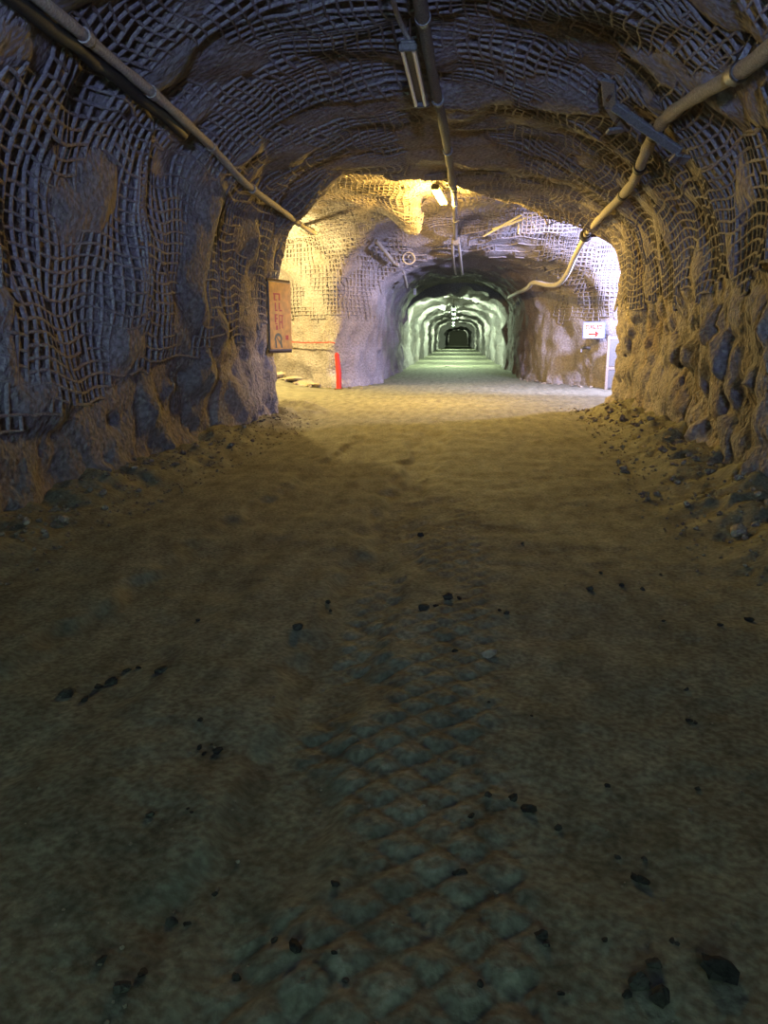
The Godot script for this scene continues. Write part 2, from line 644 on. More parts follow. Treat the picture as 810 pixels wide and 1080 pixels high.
# imprint of lugs from a tyre that rolled down the middle of the road
func tread(x: float, d: float) -> float:
	if d > 9.0:
		return 0.0
	var u := (x + 0.15 - 0.0 * (d - 3.0)) / 0.105
	if u < -5.0 or u > 4.4:
		return 0.0
	var w := d / 0.095
	var p := (u + w) * 0.5
	var q := (u - w) * 0.5
	p += 0.13 * fine.get_noise_2d(x * 1.1, d * 1.1)
	q += 0.13 * fine.get_noise_2d(x * 1.1 + 30.0, d * 1.1)
	var a := absf(p - floorf(p) - 0.5)
	var b := absf(q - floorf(q) - 0.5)
	var lug := 1.0 - smoothstep(0.27, 0.44, maxf(a, b))
	var keep := smoothstep(-0.45, -0.05, mid.get_noise_2d(x * 1.3, d * 0.7 + 20.0))
	keep *= 1.0 - smoothstep(6.0, 9.0, d)
	return lug * keep * smoothstep(-5.0, -4.0, u) * (1.0 - smoothstep(3.4, 4.4, u))

func floor_color(x: float, d: float) -> Color:
	# one packed dirt all over the road; dry dust on the pressed lugs
	var c := Color(0.198, 0.200, 0.155)
	c = c.lerp(Color(0.245, 0.25, 0.205), 0.6 * tread(x, d))
	# mottled dust, drawn out along the road
	c *= 1.0 + 0.35 * fine.get_noise_2d(x * 1.3, d * 0.35) + 0.30 * fine.get_noise_2d(x * 2.6 + 60.0, d * 1.8)
	return c

func make_floor() -> void:
	var xs := []
	var x := -10.5
	while x < 10.6:
		xs.append(x)
		x += 0.028 if x > -3.9 and x < 3.7 else 0.15
	var ds := []
	var d := -9.6
	while d < 47.0:
		ds.append(d)
		d += 0.3 if d < 0.8 else maxf(0.022, 0.0075 * d)
	var b := Build.new()
	var w := xs.size()
	for q in ds:
		for p in xs:
			b.v.append(P(p, floor_y(p, q), q))
			b.c.append(floor_color(p, q))
	b.n.resize(b.v.size())
	for k in ds.size():
		for m in w:
			var at := k * w + m
			var l := b.v[at - 1] if m > 0 else b.v[at]
			var r := b.v[at + 1] if m < w - 1 else b.v[at]
			var n0 := b.v[at - w] if k > 0 else b.v[at]
			var n1 := b.v[at + w] if k < ds.size() - 1 else b.v[at]
			b.n[at] = (r - l).cross(n1 - n0).normalized()
			if k and m:
				b.i.append_array(PackedInt32Array([at - w - 1, at - 1, at, at - w - 1, at, at - w]))
	var o := obj("floor", b.mesh(), M["ground"])
	o.set_meta("kind", "structure")
	o.set_meta("label", "rutted dusty dirt roadway with tyre lug imprints")

# ---------------------------------------------------------------- the far tunnel
func make_far_tunnel() -> void:
	var sections := [["wall_far_bay", 40.0, 118.0, -2.75, 2.45, 3.75, 2.2], ["wall_far_end", 118.0, 160.0, -1.85, 1.95, 3.1, 1.9]]
	for s in sections:
		var b := Build.new()
		var rows := []
		var d: float = s[1]
		while d <= s[2]:
			rows.append(d)
			d += 0.35
		var na := 44
		var c: float = (s[3] + s[4]) * 0.5
		var hw: float = (s[4] - s[3]) * 0.5
		for q in rows:
			for j in na:
				var th := -0.72 + (PI + 1.44) * j / (na - 1.0)
				var dir := Vector2(-cos(th), sin(th))
				var r := 0.0
				while prof(dir.x * r, s[6] + dir.y * r, hw, s[6], s[5]) < 0.0 and s[6] + dir.y * r > -0.3: r += 0.04
				var saw: float = (q - 40.0) / 9.0 + 0.3 * sin(th * 2.0)
				saw -= floorf(saw)
				var p := Vector3(c + dir.x * r, s[6] + dir.y * r, -q)
				r += 0.30 * mid.get_noise_3d(p.x * 0.8, p.y * 0.8, q * 0.8) + 0.22 * ridge.get_noise_3d(p.x, p.y, q) + 0.25 * (saw - 0.5)
				if q == s[1]:
					r += 1.6   # the rock face around the mouth
				b.v.append(Vector3(c + dir.x * r, s[6] + dir.y * r, -q))
				b.c.append(rock_color(p))
		b.n.resize(b.v.size())
		for k in rows.size() - 1:
			for j in na - 1:
				var at := k * na + j
				var f := (b.v[at + 1] - b.v[at]).cross(b.v[at + na] - b.v[at])
				var toward := Vector3(c, s[6], b.v[at].z) - b.v[at]
				if f.dot(toward) < 0.0: f = -f
				for t in [at, at + 1, at + na, at + na + 1]: b.n[t] += f
				b.quad(at, at + 1, at + na + 1, at + na, f)
		for t in b.n.size(): b.n[t] = b.n[t].normalized()
		var o := obj(s[0], b.mesh(), M["rock"])
		o.set_meta("kind", "structure")
	var g := Build.new()
	var e := Vector3(0, 0, 0.0)
	g.box(P(0, 1.5, 160.3), Vector3(3.5, 2.5, 0.2))
	for t in g.v.size(): g.c.append(Color(0.3, 0.29, 0.26))
	obj("wall_end", g.mesh(), M["rock"]).set_meta("kind", "structure")
	var fl := Build.new()
	for k in 160:
		for j in 20:
			var x := -4.0 + j * 0.42
			var d := 44.0 + k * 0.74
			fl.v.append(P(x, 0.05 * mid.get_noise_2d(x, d) + 0.03 * fine.get_noise_2d(x, d), d))
			fl.n.append(Vector3.UP)
			fl.c.append(floor_color(x, d))
			if k and j:
				var at := k * 20 + j
				fl.quad(at, at - 1, at - 21, at - 20, Vector3.UP)
	obj("floor_far_tunnel", fl.mesh(), M["ground"]).set_meta("kind", "structure")

# ---------------------------------------------------------------- lights
func omni(at: Vector3, c: Color, energy: float, size: float) -> void:
	var l := OmniLight3D.new()
	l.position = at
	l.light_color = c
	l.light_energy = energy
	l.light_size = size
	l.omni_range = 60.0
	l.omni_attenuation = 2.0
	l.shadow_enabled = true
	l.name = numbered("lamp_light")
	add_child(l)

func spot(at: Vector3, to: Vector3, c: Color, energy: float, size: float, angle: float, soft := 1.0) -> void:
	var l := SpotLight3D.new()
	l.light_color = c
	l.light_energy = energy
	l.light_size = size
	l.spot_angle = angle
	l.spot_angle_attenuation = soft
	l.spot_range = 80.0
	l.spot_attenuation = 2.0
	l.shadow_enabled = true
	l.name = numbered("lamp_spot")
	add_child(l)
	l.look_at_from_position(at, to, Vector3.UP if absf((to - at).normalized().y) < 0.95 else Vector3.RIGHT)

# ---------------------------------------------------------------- things
func bar(b: Build, from: Vector3, to: Vector3, half_w: float, half_t: float, face := Vector3.UP) -> void:
	var t := (to - from).normalized()
	var s := t.cross(face).normalized()
	var f := s.cross(t)
	b.box((from + to) * 0.5, Vector3(half_w, half_t, from.distance_to(to) * 0.5), Basis(s, f, t))

func bar_mesh(from: Vector3, to: Vector3, half_w: float, half_t: float, face := Vector3.UP) -> ArrayMesh:
	var b := Build.new()
	bar(b, from, to, half_w, half_t, face)
	return b.mesh()

# a twin-tube strip lamp that hangs on two rods; origin in the middle of its housing
func strip_lamp(called: String, label: String, at: Vector3, along: Vector3, length: float, tube_mat: Material, hang: float, tube_r := 0.03, group := "") -> Node3D:
	var t := thing(called, label, "lamp", at, group)
	var s := along.cross(Vector3.UP).normalized()
	var f := s.cross(along).normalized()
	var half := length * 0.5
	obj("housing", box_mesh(Vector3(0.075, 0.025, half), Basis(s, f, along), Vector3.ZERO, 0.3), M["lamp_body"], t)
	for e: float in [-1.0, 1.0]:
		obj("tube", tube_mesh([s * 0.055 * e - f * (0.035 + tube_r) - along * (half - 0.05), s * 0.055 * e - f * (0.035 + tube_r) + along * (half - 0.05)], tube_r), tube_mat, t)
		obj("end_cap", box_mesh(Vector3(0.09, 0.02 + tube_r * 0.7, 0.02), Basis(s, f, along), along * (half - 0.02) * e - f * (0.03 + tube_r * 0.5), 0.3), M["lamp_body"], t)
		obj("hanger_rod", tube_mesh([along * half * 0.7 * e + f * 0.02, along * half * 0.7 * e + Vector3.UP * hang], 0.012, 6), M["rusty_steel"], t)
	return t

func make_lamps() -> void:
	glow("amber_glow", Color(1.0, 0.76, 0.30), 26.0)
	glow("warm_glow", WARM, 5.0)
	glow("cool_glow", COOL, 5.0)
	glow("green_glow", Color(0.86, 1.0, 0.80), 5.0)
	glow("blue_glow", BLUE, 3.0)
	var axis := Vector3(0, 0, -1)
	strip_lamp("strip_lamp", "lit amber twin-tube strip lamp hanging over the tunnel junction", P(-0.50, 4.93, 19.4), Vector3(0.08, 0.0, -1).normalized(), 2.0, M["amber_glow"], 0.25, 0.04)
	strip_lamp("strip_lamp", "unlit twin-tube strip lamp hanging under the ceiling conduit", P(-0.52, 4.36, 9.1), Vector3(0.02, 0.0, -1).normalized(), 1.9, M["dead_tube"], 0.30, 0.022)
	strip_lamp("strip_lamp", "warm white strip lamp inside the side drift opposite the toilet sign", P(-6.6, 4.05, 22.5), Vector3(-0.79, 0, -0.61), 1.3, M["warm_glow"], 0.9)
	strip_lamp("strip_lamp", "cool white strip lamp inside the side drift facing the toilet sign", P(5.3, 4.40, 21.1), Vector3(1, 0, 0), 0.9, M["cool_glow"], 0.6)
	strip_lamp("strip_lamp", "cool white strip lamp deeper inside the side drift with the toilet sign", P(6.6, 4.40, 20.6), Vector3(1, 0, 0), 1.2, M["cool_glow"], 0.6)
	for q in FAR_LAMPS:
		strip_lamp("strip_lamp", "%s greenish white strip lamp counted from the mouth of the far tunnel" % ["first", "second", "third", "fourth", "fifth"][FAR_LAMPS.find(q)], P(-0.006 * q, 3.32, q), axis, 1.2, M["green_glow"], 0.35, 0.075, "lamps along the far tunnel")
	var t := thing("floodlight", "cool floodlight on a stand behind the viewpoint", "lamp", P(0.3, 0.0, -5.4))
	obj("stand", tube_mesh([Vector3(0, 0.4, 0), Vector3(0, 2.45, 0)], 0.03), M["steel"], t)
	for k in 3:
		var a := TAU * k / 3.0
		obj("leg", tube_mesh([Vector3(0, 0.6, 0), Vector3(cos(a) * 0.5, 0.0, sin(a) * 0.5)], 0.02, 8), M["steel"], t)
	var b := Basis(Vector3.RIGHT, 0.38)
	var head := obj("head", box_mesh(Vector3(0.25, 0.18, 0.07), b, Vector3(0, 2.6, 0.12), 0.3), M["lamp_body"], t)
	obj("lens", box_mesh(Vector3(0.22, 0.15, 0.01), b, Vector3(0, 2.6, 0.12) + b * Vector3(0, 0, -0.085), 0.3), M["blue_glow"], head)

# thickness of a run under its crust of dust
func caked(pts: Array, r: float) -> Array:
	var out := []
	for p: Vector3 in pts:
		out.append(r * (1.0 + 0.28 * mid.get_noise_3d(p.x * 3.0, p.y * 3.0, p.z * 3.0)))
	return out

func make_pipes() -> void:
	# dusty pipe and black cable along the upper left wall
	var pts := curve([P(-2.90, 3.84, 3.6), P(-2.93, 3.88, 6.0), P(-2.97, 3.90, 7.0), P(-2.93, 3.85, 8.2), P(-2.98, 3.82, 9.7), P(-2.92, 3.64, 11.0), P(-2.96, 3.66, 13.4), P(-3.10, 3.74, 16.0), P(-3.22, 3.86, 17.8), P(-3.8, 4.30, 20.4), P(-4.70, 4.78, 23.6)])
	var t := thing("service_pipe", "dust-caked thin pipe running along the arch above the yellow board", "pipe")
	obj("pipe_run", tube_mesh(pts, caked(pts, 0.046)), M["dusty_pipe"], t)
	for k in [8, 16, 24, 31, 40]:
		var p: Vector3 = pts[k]
		var q: Vector3 = pts[k + 1]
		var w := (q - p).normalized()
		obj("collar", tube_mesh([p - w * 0.05, p + w * 0.05], 0.060), M["dusty_pipe"], t)
		obj("wall_hook", bar_mesh(p, p + Vector3(-0.12, 0.16, 0), 0.02, 0.008, w), M["rusty_steel"], t)
	var c2 := []
	for k in range(0, 22):
		c2.append(pts[k] + Vector3(-0.105, -0.05 - 0.012 * sin(k * 1.3), 0))
	tag(obj("cable", tube_mesh(c2, 0.055), M["dark_rubber"]), "black rubber cable tucked under the dusty pipe on the arch", "cable")
	# thick hose along the upper right wall
	var r := curve([P(2.05, 3.62, 3.8), P(2.22, 3.66, 6.2), P(2.24, 3.72, 7.2), P(2.20, 3.84, 8.3), P(2.20, 3.92, 9.5), P(2.30, 3.86, 10.7), P(2.46, 3.80, 12.0), P(2.62, 3.86, 13.6), P(2.76, 3.93, 16.0), P(2.90, 4.0, 18.0), P(3.02, 4.02, 19.9)])
	t = thing("air_hose", "thick dusty air hose with dark couplings hung along the arch", "hose")
	obj("hose_run", tube_mesh(r, caked(r, 0.068), 14), M["dusty_pipe"], t)
	for k in [12, 26, 33, 42, 58]:
		var p: Vector3 = r[k]
		var w: Vector3 = (r[k + 1] - p).normalized()
		obj("coupling", tube_mesh([p - w * 0.08, p - w * 0.07, p + w * 0.07, p + w * 0.08], [0.072, 0.088, 0.088, 0.072], 14), M["dark_rubber"] if k > 20 else M["steel"], t)
		obj("hanging_strap", bar_mesh(p + Vector3(0, 0.05, 0), p + Vector3(0.14, 0.34, 0), 0.025, 0.006, w), M["steel"], t)
	var hub := thing("hose_joint", "dark clamp joint where the air hose ends by the side drift", "joint", P(3.03, 4.02, 20.0))
	obj("clamp", tube_mesh([Vector3(-0.02, 0, 0.12), Vector3(0, 0, 0.02), Vector3(0.01, -0.01, -0.1), Vector3(0.01, -0.05, -0.22)], [0.12, 0.15, 0.15, 0.09], 12), M["dark_rubber"], hub)
	obj("stub", tube_mesh([Vector3(0, -0.02, 0), Vector3(0.55, 0.02, 0.05)], 0.05), M["rusty_steel"], hub)
	tag(obj("hanger_pole", tube_mesh([P(2.72, 5.10, 20.0), P(2.80, 4.75, 20.0), P(3.02, 4.12, 20.0)], [0.05, 0.065, 0.055], 8), M["timber"]), "dark timber pole bracing the hose joint against the roof", "pole")
	var h := curve([P(3.03, 3.95, 20.2), P(3.08, 3.72, 22.0), P(3.12, 3.42, 23.6), P(3.06, 3.22, 25.0), P(2.86, 3.24, 26.0), P(2.50, 3.40, 27.2), P(2.40, 3.30, 28.6), P(2.20, 3.24, 30.5), P(2.05, 3.2, 33.0)])
	tag(obj("water_hose", tube_mesh(h, 0.075), M["pale_hose"]), "pale slack hose drooping from the clamp joint into the far tunnel", "hose")
	# conduit along the crown
	var d := curve([P(-0.46, 4.44, 4.0), P(-0.40, 4.46, 7.0), P(-0.34, 4.43, 9.4), P(-0.26, 4.38, 11.0), P(-0.20, 4.44, 13.8), P(-0.16, 4.44, 15.8), P(-0.15, 4.66, 17.4), P(-0.15, 4.80, 19.5), P(-0.15, 4.88, 22.0), P(-0.15, 4.80, 23.6), P(-0.14, 4.56, 24.9)])
	t = thing("ceiling_conduit", "grey cable conduit running along the crown of the tunnel", "conduit")
	obj("conduit_run", tube_mesh(d, caked(d, 0.060), 12), M["grey_conduit"], t)
	for k in [8, 15, 22, 29, 36, 44, 52]:
		var p: Vector3 = d[k]
		obj("ring", tube_mesh([p + Vector3(0, 0, 0.04), p - Vector3(0, 0, 0.04)], 0.076, 12), M["steel"], t)
		obj("hanger", tube_mesh([p + Vector3(0, 0.08, 0), p + Vector3(0, 0.30, 0)], 0.012, 6), M["rusty_steel"], t)
	var box := obj("junction_box", box_mesh(Vector3(0.13, 0.13, 0.10), Basis.IDENTITY, P(-0.13, 4.50, 25.0), 0.2), M["grey_conduit"], t)
	for e: float in [-1.0, 1.0]:
		obj("tail", tube_mesh(curve([P(-0.13 + e * 0.09, 4.45, 25.0), P(-0.10 + e * 0.11, 4.24, 26.2), P(-0.06 + e * 0.12, 4.08, 28.4), P(0.0 + e * 0.12, 3.98, 31.0)]), 0.045, 8), M["dusty_pipe"], t)
	# thin cables looping beside the conduit near the unlit lamp
	tag(obj("loose_cable", tube_mesh(curve([P(-0.70, 4.58, 5.5), P(-0.62, 4.40, 7.0), P(-0.60, 4.46, 7.9), P(-0.52, 4.40, 8.3)]), 0.025, 8), M["dusty_pipe"]), "grey loose cable feeding the unlit strip lamp", "cable")
	# fittings over the left of the far mouth
	tag(obj("roof_rod", tube_mesh([P(-2.50, 4.42, 24.0), P(-2.30, 4.20, 24.8), P(-2.08, 3.92, 25.8)], 0.06, 8), M["dusty_pipe"]), "dust-covered rod slanting down across the brow of the far tunnel", "rod")
	tag(obj("drain_pipe", tube_mesh(curve([P(-2.02, 3.92, 26.0), P(-1.92, 3.84, 27.0), P(-1.90, 3.62, 28.2), P(-1.96, 3.45, 30.0)]), 0.055, 8), M["dusty_pipe"]), "short grey pipe bending into the dark tunnel below the slanting rod", "pipe")
	var loop := []
	for k in 26:
		var a := k * 0.36
		loop.append(P(-1.62 + (0.22 - 0.004 * k) * cos(a) + 0.004 * k, 4.02 + (0.20 - 0.003 * k) * sin(a), 25.2 + 0.01 * k))
	tag(obj("wire_coil", tube_mesh(loop, 0.022, 6), M["dusty_pipe"]), "curled coil of dusty wire hanging over the far tunnel mouth", "wire")
	tag(obj("reflector", box_mesh(Vector3(0.06, 0.14, 0.015), Basis.IDENTITY, P(-1.98, 3.62, 36.0)), M["white_paint"]), "tiny white reflector plate high in the dark tunnel", "reflector")

func make_fittings() -> void:
	# bent steel bracket over the hose
	var t := thing("steel_bracket", "bent grey steel bracket bolted to the arch behind the air hose", "bracket")
	obj("plate", bar_mesh(P(1.60, 4.38, 9.55), P(1.70, 4.20, 9.90), 0.085, 0.02, Vector3(-0.5, -0.8, 0.3)), M["steel"], t)
	obj("plate", bar_mesh(P(1.70, 4.20, 9.90), P(1.93, 4.02, 10.20), 0.07, 0.02, Vector3(-0.5, -0.8, 0.3)), M["steel"], t)
	obj("foot", bar_mesh(P(1.93, 4.03, 10.20), P(1.72, 4.00, 10.15), 0.05, 0.02, Vector3(-0.3, -0.9, 0.3)), M["steel"], t)
	obj("arm", bar_mesh(P(1.72, 4.20, 9.85), P(2.44, 3.62, 9.55), 0.055, 0.025, Vector3(-0.5, -0.6, 0.6)), M["steel"], t)
	obj("foot", bar_mesh(P(2.36, 3.58, 9.6), P(2.55, 3.56, 9.65), 0.07, 0.02, Vector3(-0.8, -0.4, 0.4)), M["steel"], t)
	for p in [P(1.66, 4.27, 9.72), P(1.82, 4.10, 10.03), P(2.45, 3.57, 9.58)]:
		obj("bolt", tube_mesh([p + Vector3(0.03, 0.05, 0), p + Vector3(-0.03, -0.05, 0.02)], 0.02, 6), M["rusty_steel"], t)
	# torn mesh flap at the right of the junction roof
	t = thing("torn_mesh_flap", "torn flap of pale wire mesh dangling from the roof by the side drift", "wire mesh")
	for s in [[P(0.70, 4.55, 24.4), P(1.20, 4.76, 23.9), P(1.72, 4.98, 23.3)], [P(1.66, 4.90, 23.6), P(1.70, 4.72, 23.8), P(1.69, 4.56, 23.9)], [P(0.95, 4.72, 24.1), P(1.45, 4.80, 23.7), P(2.15, 5.0, 23.2)], [P(1.95, 4.92, 23.4), P(2.10, 4.70, 23.5), P(2.18, 4.62, 23.6)]]:
		obj("strap", tube_mesh(s, [0.02, 0.045, 0.03], 6), M["pale_hose"], t)
	var b := Build.new()
	for i in 13:
		for j in 6:
			var p := P(1.75 + i * 0.125, 5.02 - j * 0.10 - 0.02 * sin(i * 0.9), 23.1 + j * 0.06 + 0.03 * sin(i * 0.7 + j))
			if i < 12: strand(b, p, P(1.75 + (i + 1) * 0.125, 5.02 - j * 0.10 - 0.02 * sin((i + 1) * 0.9), 23.1 + j * 0.06 + 0.03 * sin((i + 1) * 0.7 + j)), Vector3(0, 0, 1), Vector3(0, 0, 1), 0.035)
			if j < 5 and not (i > 9 and j > 2): strand(b, p, P(1.75 + i * 0.125, 5.02 - (j + 1) * 0.10 - 0.02 * sin(i * 0.9), 23.1 + (j + 1) * 0.06 + 0.03 * sin(i * 0.7 + j + 1)), Vector3(0, 0, 1), Vector3(0, 0, 1), 0.035)
	obj("mesh_patch", b.mesh(), M["wire_coat"], t)
	# red post and red line at the left drift
	t = thing("marker_post", "short red marker post with a slanted top at the bright rock corner", "post", P(-3.72, 0.0, 24.35))
	obj("post", tube_mesh([Vector3(0, -0.05, 0), Vector3(0.0, 0.5, 0), Vector3(-0.05, 1.08, 0)], [0.085, 0.085, 0.075], 8), M["red_paint"], t)
	obj("cap", tube_mesh([Vector3(-0.05, 1.06, 0), Vector3(-0.06, 1.14, 0)], [0.085, 0.03], 8), M["red_paint"], t)
	obj("base", box_mesh(Vector3(0.14, 0.03, 0.14), Basis.IDENTITY, Vector3(0, 0.0, 0), 0.3), M["rusty_steel"], t)
	tag(obj("red_rope", tube_mesh(curve([P(-6.6, 1.50, 26.35), P(-5.6, 1.46, 25.7), P(-4.8, 1.44, 25.1), P(-4.02, 1.45, 24.7), P(-3.9, 1.42, 24.75)]), 0.02, 6), M["red_paint"]), "thin red rope strung level across the bright rock face", "rope")

func sign_image() -> ImageTexture:
	var w := 150
	var h := 250
	var im := Image.create(w, h, false, Image.FORMAT_RGB8)
	var n := FastNoiseLite.new()
	make_noise(n, 4, 0.03, FastNoiseLite.TYPE_SIMPLEX_SMOOTH, 4)
	for y in h:
		for x in w:
			var k := 1.0 + 0.16 * n.get_noise_2d(x, y)
			im.set_pixel(x, y, Color(0.80 * k, 0.60 * k, 0.25 * k))
	var red := Color(0.66, 0.22, 0.12)
	# strokes of the faded red marks, in fractions of the board
	for s in [[0.18, 0.16, 0.50, 0.185], [0.20, 0.18, 0.28, 0.27], [0.42, 0.18, 0.50, 0.27], [0.22, 0.255, 0.34, 0.275], [0.24, 0.30, 0.30, 0.40], [0.24, 0.405, 0.36, 0.43], [0.42, 0.30, 0.48, 0.40], [0.44, 0.405, 0.58, 0.43],
			[0.22, 0.48, 0.30, 0.60], [0.22, 0.475, 0.36, 0.495], [0.24, 0.53, 0.36, 0.55], [0.24, 0.61, 0.34, 0.63], [0.27, 0.64, 0.37, 0.71], [0.42, 0.48, 0.62, 0.50], [0.42, 0.49, 0.47, 0.70], [0.55, 0.49, 0.60, 0.69], [0.47, 0.58, 0.56, 0.60]]:
		im.fill_rect(Rect2i(int(s[0] * w), int(s[1] * h), int((s[2] - s[0]) * w), int((s[3] - s[1]) * h)), red)
	im.fill_rect(Rect2i(int(0.71 * w), int(0.79 * h), int(0.15 * w), int(0.075 * h)), Color(0.72, 0.25, 0.14))
	# dark green bow at the foot of the board
	for y in range(int(0.75 * h), int(0.985 * h)):
		for x in range(int(0.16 * w), int(0.58 * w)):
			var fx := (float(x) / w - 0.36) / 0.17
			var fy := (float(y) / h - 0.86) / 0.10
			var e := sqrt(fx * fx + fy * fy)
			var leg := fy > 0.0 and (absf(fx + 0.72 - fy * 0.1) < 0.22 or absf(fx - 0.62 - fy * 0.25) < 0.24)
			if (fy <= 0.0 and absf(e - 0.85) < 0.22) or (leg and fy < 1.2) or (absf(fx - fy * 0.9) < 0.14 and fy > -0.5 and fy < 0.9):
				im.set_pixel(x, y, Color(0.34, 0.36, 0.26))
	return ImageTexture.create_from_image(im)

func make_signs() -> void:
	var a := P(-3.42, 0.0, 14.05)
	var c := P(-3.17, 0.0, 14.78)
	var along := (c - a).normalized()
	var out := along.cross(Vector3.UP)
	if out.x < 0.0: out = -out
	var half := a.distance_to(c) * 0.5
	var o := (a + c) * 0.5 + Vector3(0, 1.98, 0)
	var t := thing("notice_board", "faded yellow notice board with red marks on the rock corner", "sign", o)
	obj("board", box_mesh(Vector3(half, 0.62, 0.02), Basis(along, Vector3.UP, out)), M["frame_paint"], t)
	var m := StandardMaterial3D.new()
	m.resource_name = "notice_print"
	m.albedo_texture = sign_image()
	m.roughness = 0.7
	var b := Build.new()
	var u := along * (half - 0.015)
	var f := out * 0.024
	b.flat_quad(f - u - Vector3(0, 0.59, 0), f + u - Vector3(0, 0.59, 0), f + u + Vector3(0, 0.60, 0), f - u + Vector3(0, 0.60, 0), out)
	obj("print", b.mesh(), m, t)
	for e: float in [-1.0, 1.0]:
		obj("batten", bar_mesh(-along * half * 1.02 + Vector3(0, 0.63 * e, 0) - out * 0.01, along * half * 1.02 + Vector3(0, 0.63 * e, 0) - out * 0.01, 0.03, 0.02, out), M["timber"], t)
		obj("bracket", bar_mesh(Vector3(0, 0.45 * e, 0) - out * 0.02, Vector3(0, 0.45 * e, 0) - out * 0.36, 0.02, 0.02), M["rusty_steel"], t)
	# toilet sign
	var p0 := P(4.02, 0.0, 25.95)
	var p1 := P(4.62, 0.0, 25.45)
	along = (p1 - p0).normalized()
	out = Vector3.UP.cross(along)
	if out.z < 0.0: out = -out
	t = thing("toilet_sign", "white sign reading TOILET in red with a red arrow", "sign", (p0 + p1) * 0.5 + Vector3(0, 1.83, 0))
	var frame := Basis(along, Vector3.UP, out)
	obj("panel", box_mesh(Vector3(0.37, 0.25, 0.012), frame), M["white_paint"], t)
	for e: float in [-1.0, 1.0]:
		obj("border", box_mesh(Vector3(0.39, 0.014, 0.018), frame, Vector3(0, 0.25 * e, 0)), M["sign_blue"], t)
		obj("border", box_mesh(Vector3(0.014, 0.25, 0.018), frame, along * 0.38 * e), M["sign_blue"], t)
	var text := TextMesh.new()
	var font := SystemFont.new()
	font.font_names = PackedStringArray(["Droid Serif"])
	font.font_weight = 700
	text.font = font
	text.text = "TOILET"
	text.font_size = 48
	text.pixel_size = 0.0034
	text.depth = 0.01
	var word := obj("lettering", text, M["sign_red"], t)
	word.transform = Transform3D(frame, out * 0.02 + Vector3(0, 0.10, 0))
	var ar := Build.new()
	ar.box(along * -0.04 + Vector3(0, -0.12, 0) + out * 0.02, Vector3(0.13, 0.022, 0.006), frame)
	for e: float in [-1.0, 1.0]:
		bar(ar, along * 0.16 + Vector3(0, -0.12, 0) + out * 0.02, along * 0.06 + Vector3(0, -0.12 + 0.075 * e, 0) + out * 0.02, 0.022, 0.006, out)
	obj("arrow", ar.mesh(), M["sign_red"], t)
	for e: float in [-1.0, 1.0]:
		obj("bracket", bar_mesh(along * 0.25 * e - out * 0.01, along * (0.25 * e + 0.25) - out * 0.6, 0.02, 0.02), M["rusty_steel"], t)
	# wall tap below the sign
	t = thing("wall_tap", "small grey tap fixed to the rock below the toilet sign", "tap", P(4.20, 1.27, 26.45))
	obj("body", tube_mesh([Vector3(0.16, 0, -0.05), Vector3(0, 0, 0), Vector3(-0.10, 0.0, 0.03)], 0.05, 8), M["steel"], t)
	obj("spout", tube_mesh([Vector3(-0.08, 0, 0.02), Vector3(-0.14, -0.05, 0.05), Vector3(-0.14, -0.14, 0.05)], 0.035, 8), M["steel"], t)
	obj("handle", box_mesh(Vector3(0.02, 0.06, 0.05), Basis.IDENTITY, Vector3(-0.02, 0.09, 0)), M["steel"], t)
	# door frame of the side drift
	t = thing("gate_frame", "pale timber gate frame standing beside the toilet sign", "gate", P(4.66, 0.0, 24.95))
	for e: float in [0.0, 1.1]:
		obj("post", box_mesh(Vector3(0.045, 0.86, 0.045), Basis.IDENTITY, Vector3(e, 0.80, -e * 0.05)), M["frame_paint"], t)
	for y: float in [0.66, 1.58]:
		obj("rail", box_mesh(Vector3(0.56, 0.045, 0.03), Basis(Vector3.UP, 0.05), Vector3(0.55, y, -0.03)), M["frame_paint"], t)
	for y: float in [0.33, 1.12]:
		obj("infill_panel", box_mesh(Vector3(0.50, 0.29 if y < 1.0 else 0.40, 0.012), Basis(Vector3.UP, 0.05), Vector3(0.55, y, -0.03)), M["lamp_body"], t)

# ---------------------------------------------------------------- stones
func stone_mesh(seed_value: int, c: Color) -> ArrayMesh:
	var n := FastNoiseLite.new()
	make_noise(n, seed_value, 1.1, FastNoiseLite.TYPE_SIMPLEX, 2)
	var s := SphereMesh.new()
	s.radius = 0.5
	s.height = 1.0
	s.radial_segments = 9
	s.rings = 5
	var arrays := s.get_mesh_arrays()
	var st := SurfaceTool.new()
	st.begin(Mesh.PRIMITIVE_TRIANGLES)
	st.set_smooth_group(-1)
	st.set_color(c)
	var v: PackedVector3Array = arrays[Mesh.ARRAY_VERTEX]
	for k: int in arrays[Mesh.ARRAY_INDEX]:
		var p := v[k]
		# chip it by a few planes
		for q in 5:
			var dir := Vector3(sin(q * 2.4 + seed_value), cos(q * 1.7 + seed_value * 0.7), sin(q * 3.1 + seed_value * 1.9)).normalized()
			var over := p.dot(dir) - 0.33
			if over > 0.0: p -= dir * over
		st.add_vertex(p * (1.0 + 0.35 * n.get_noise_3d(p.x * 2.0, p.y * 2.0, p.z * 2.0)))
	st.generate_normals()
	return st.commit()

var laid := []

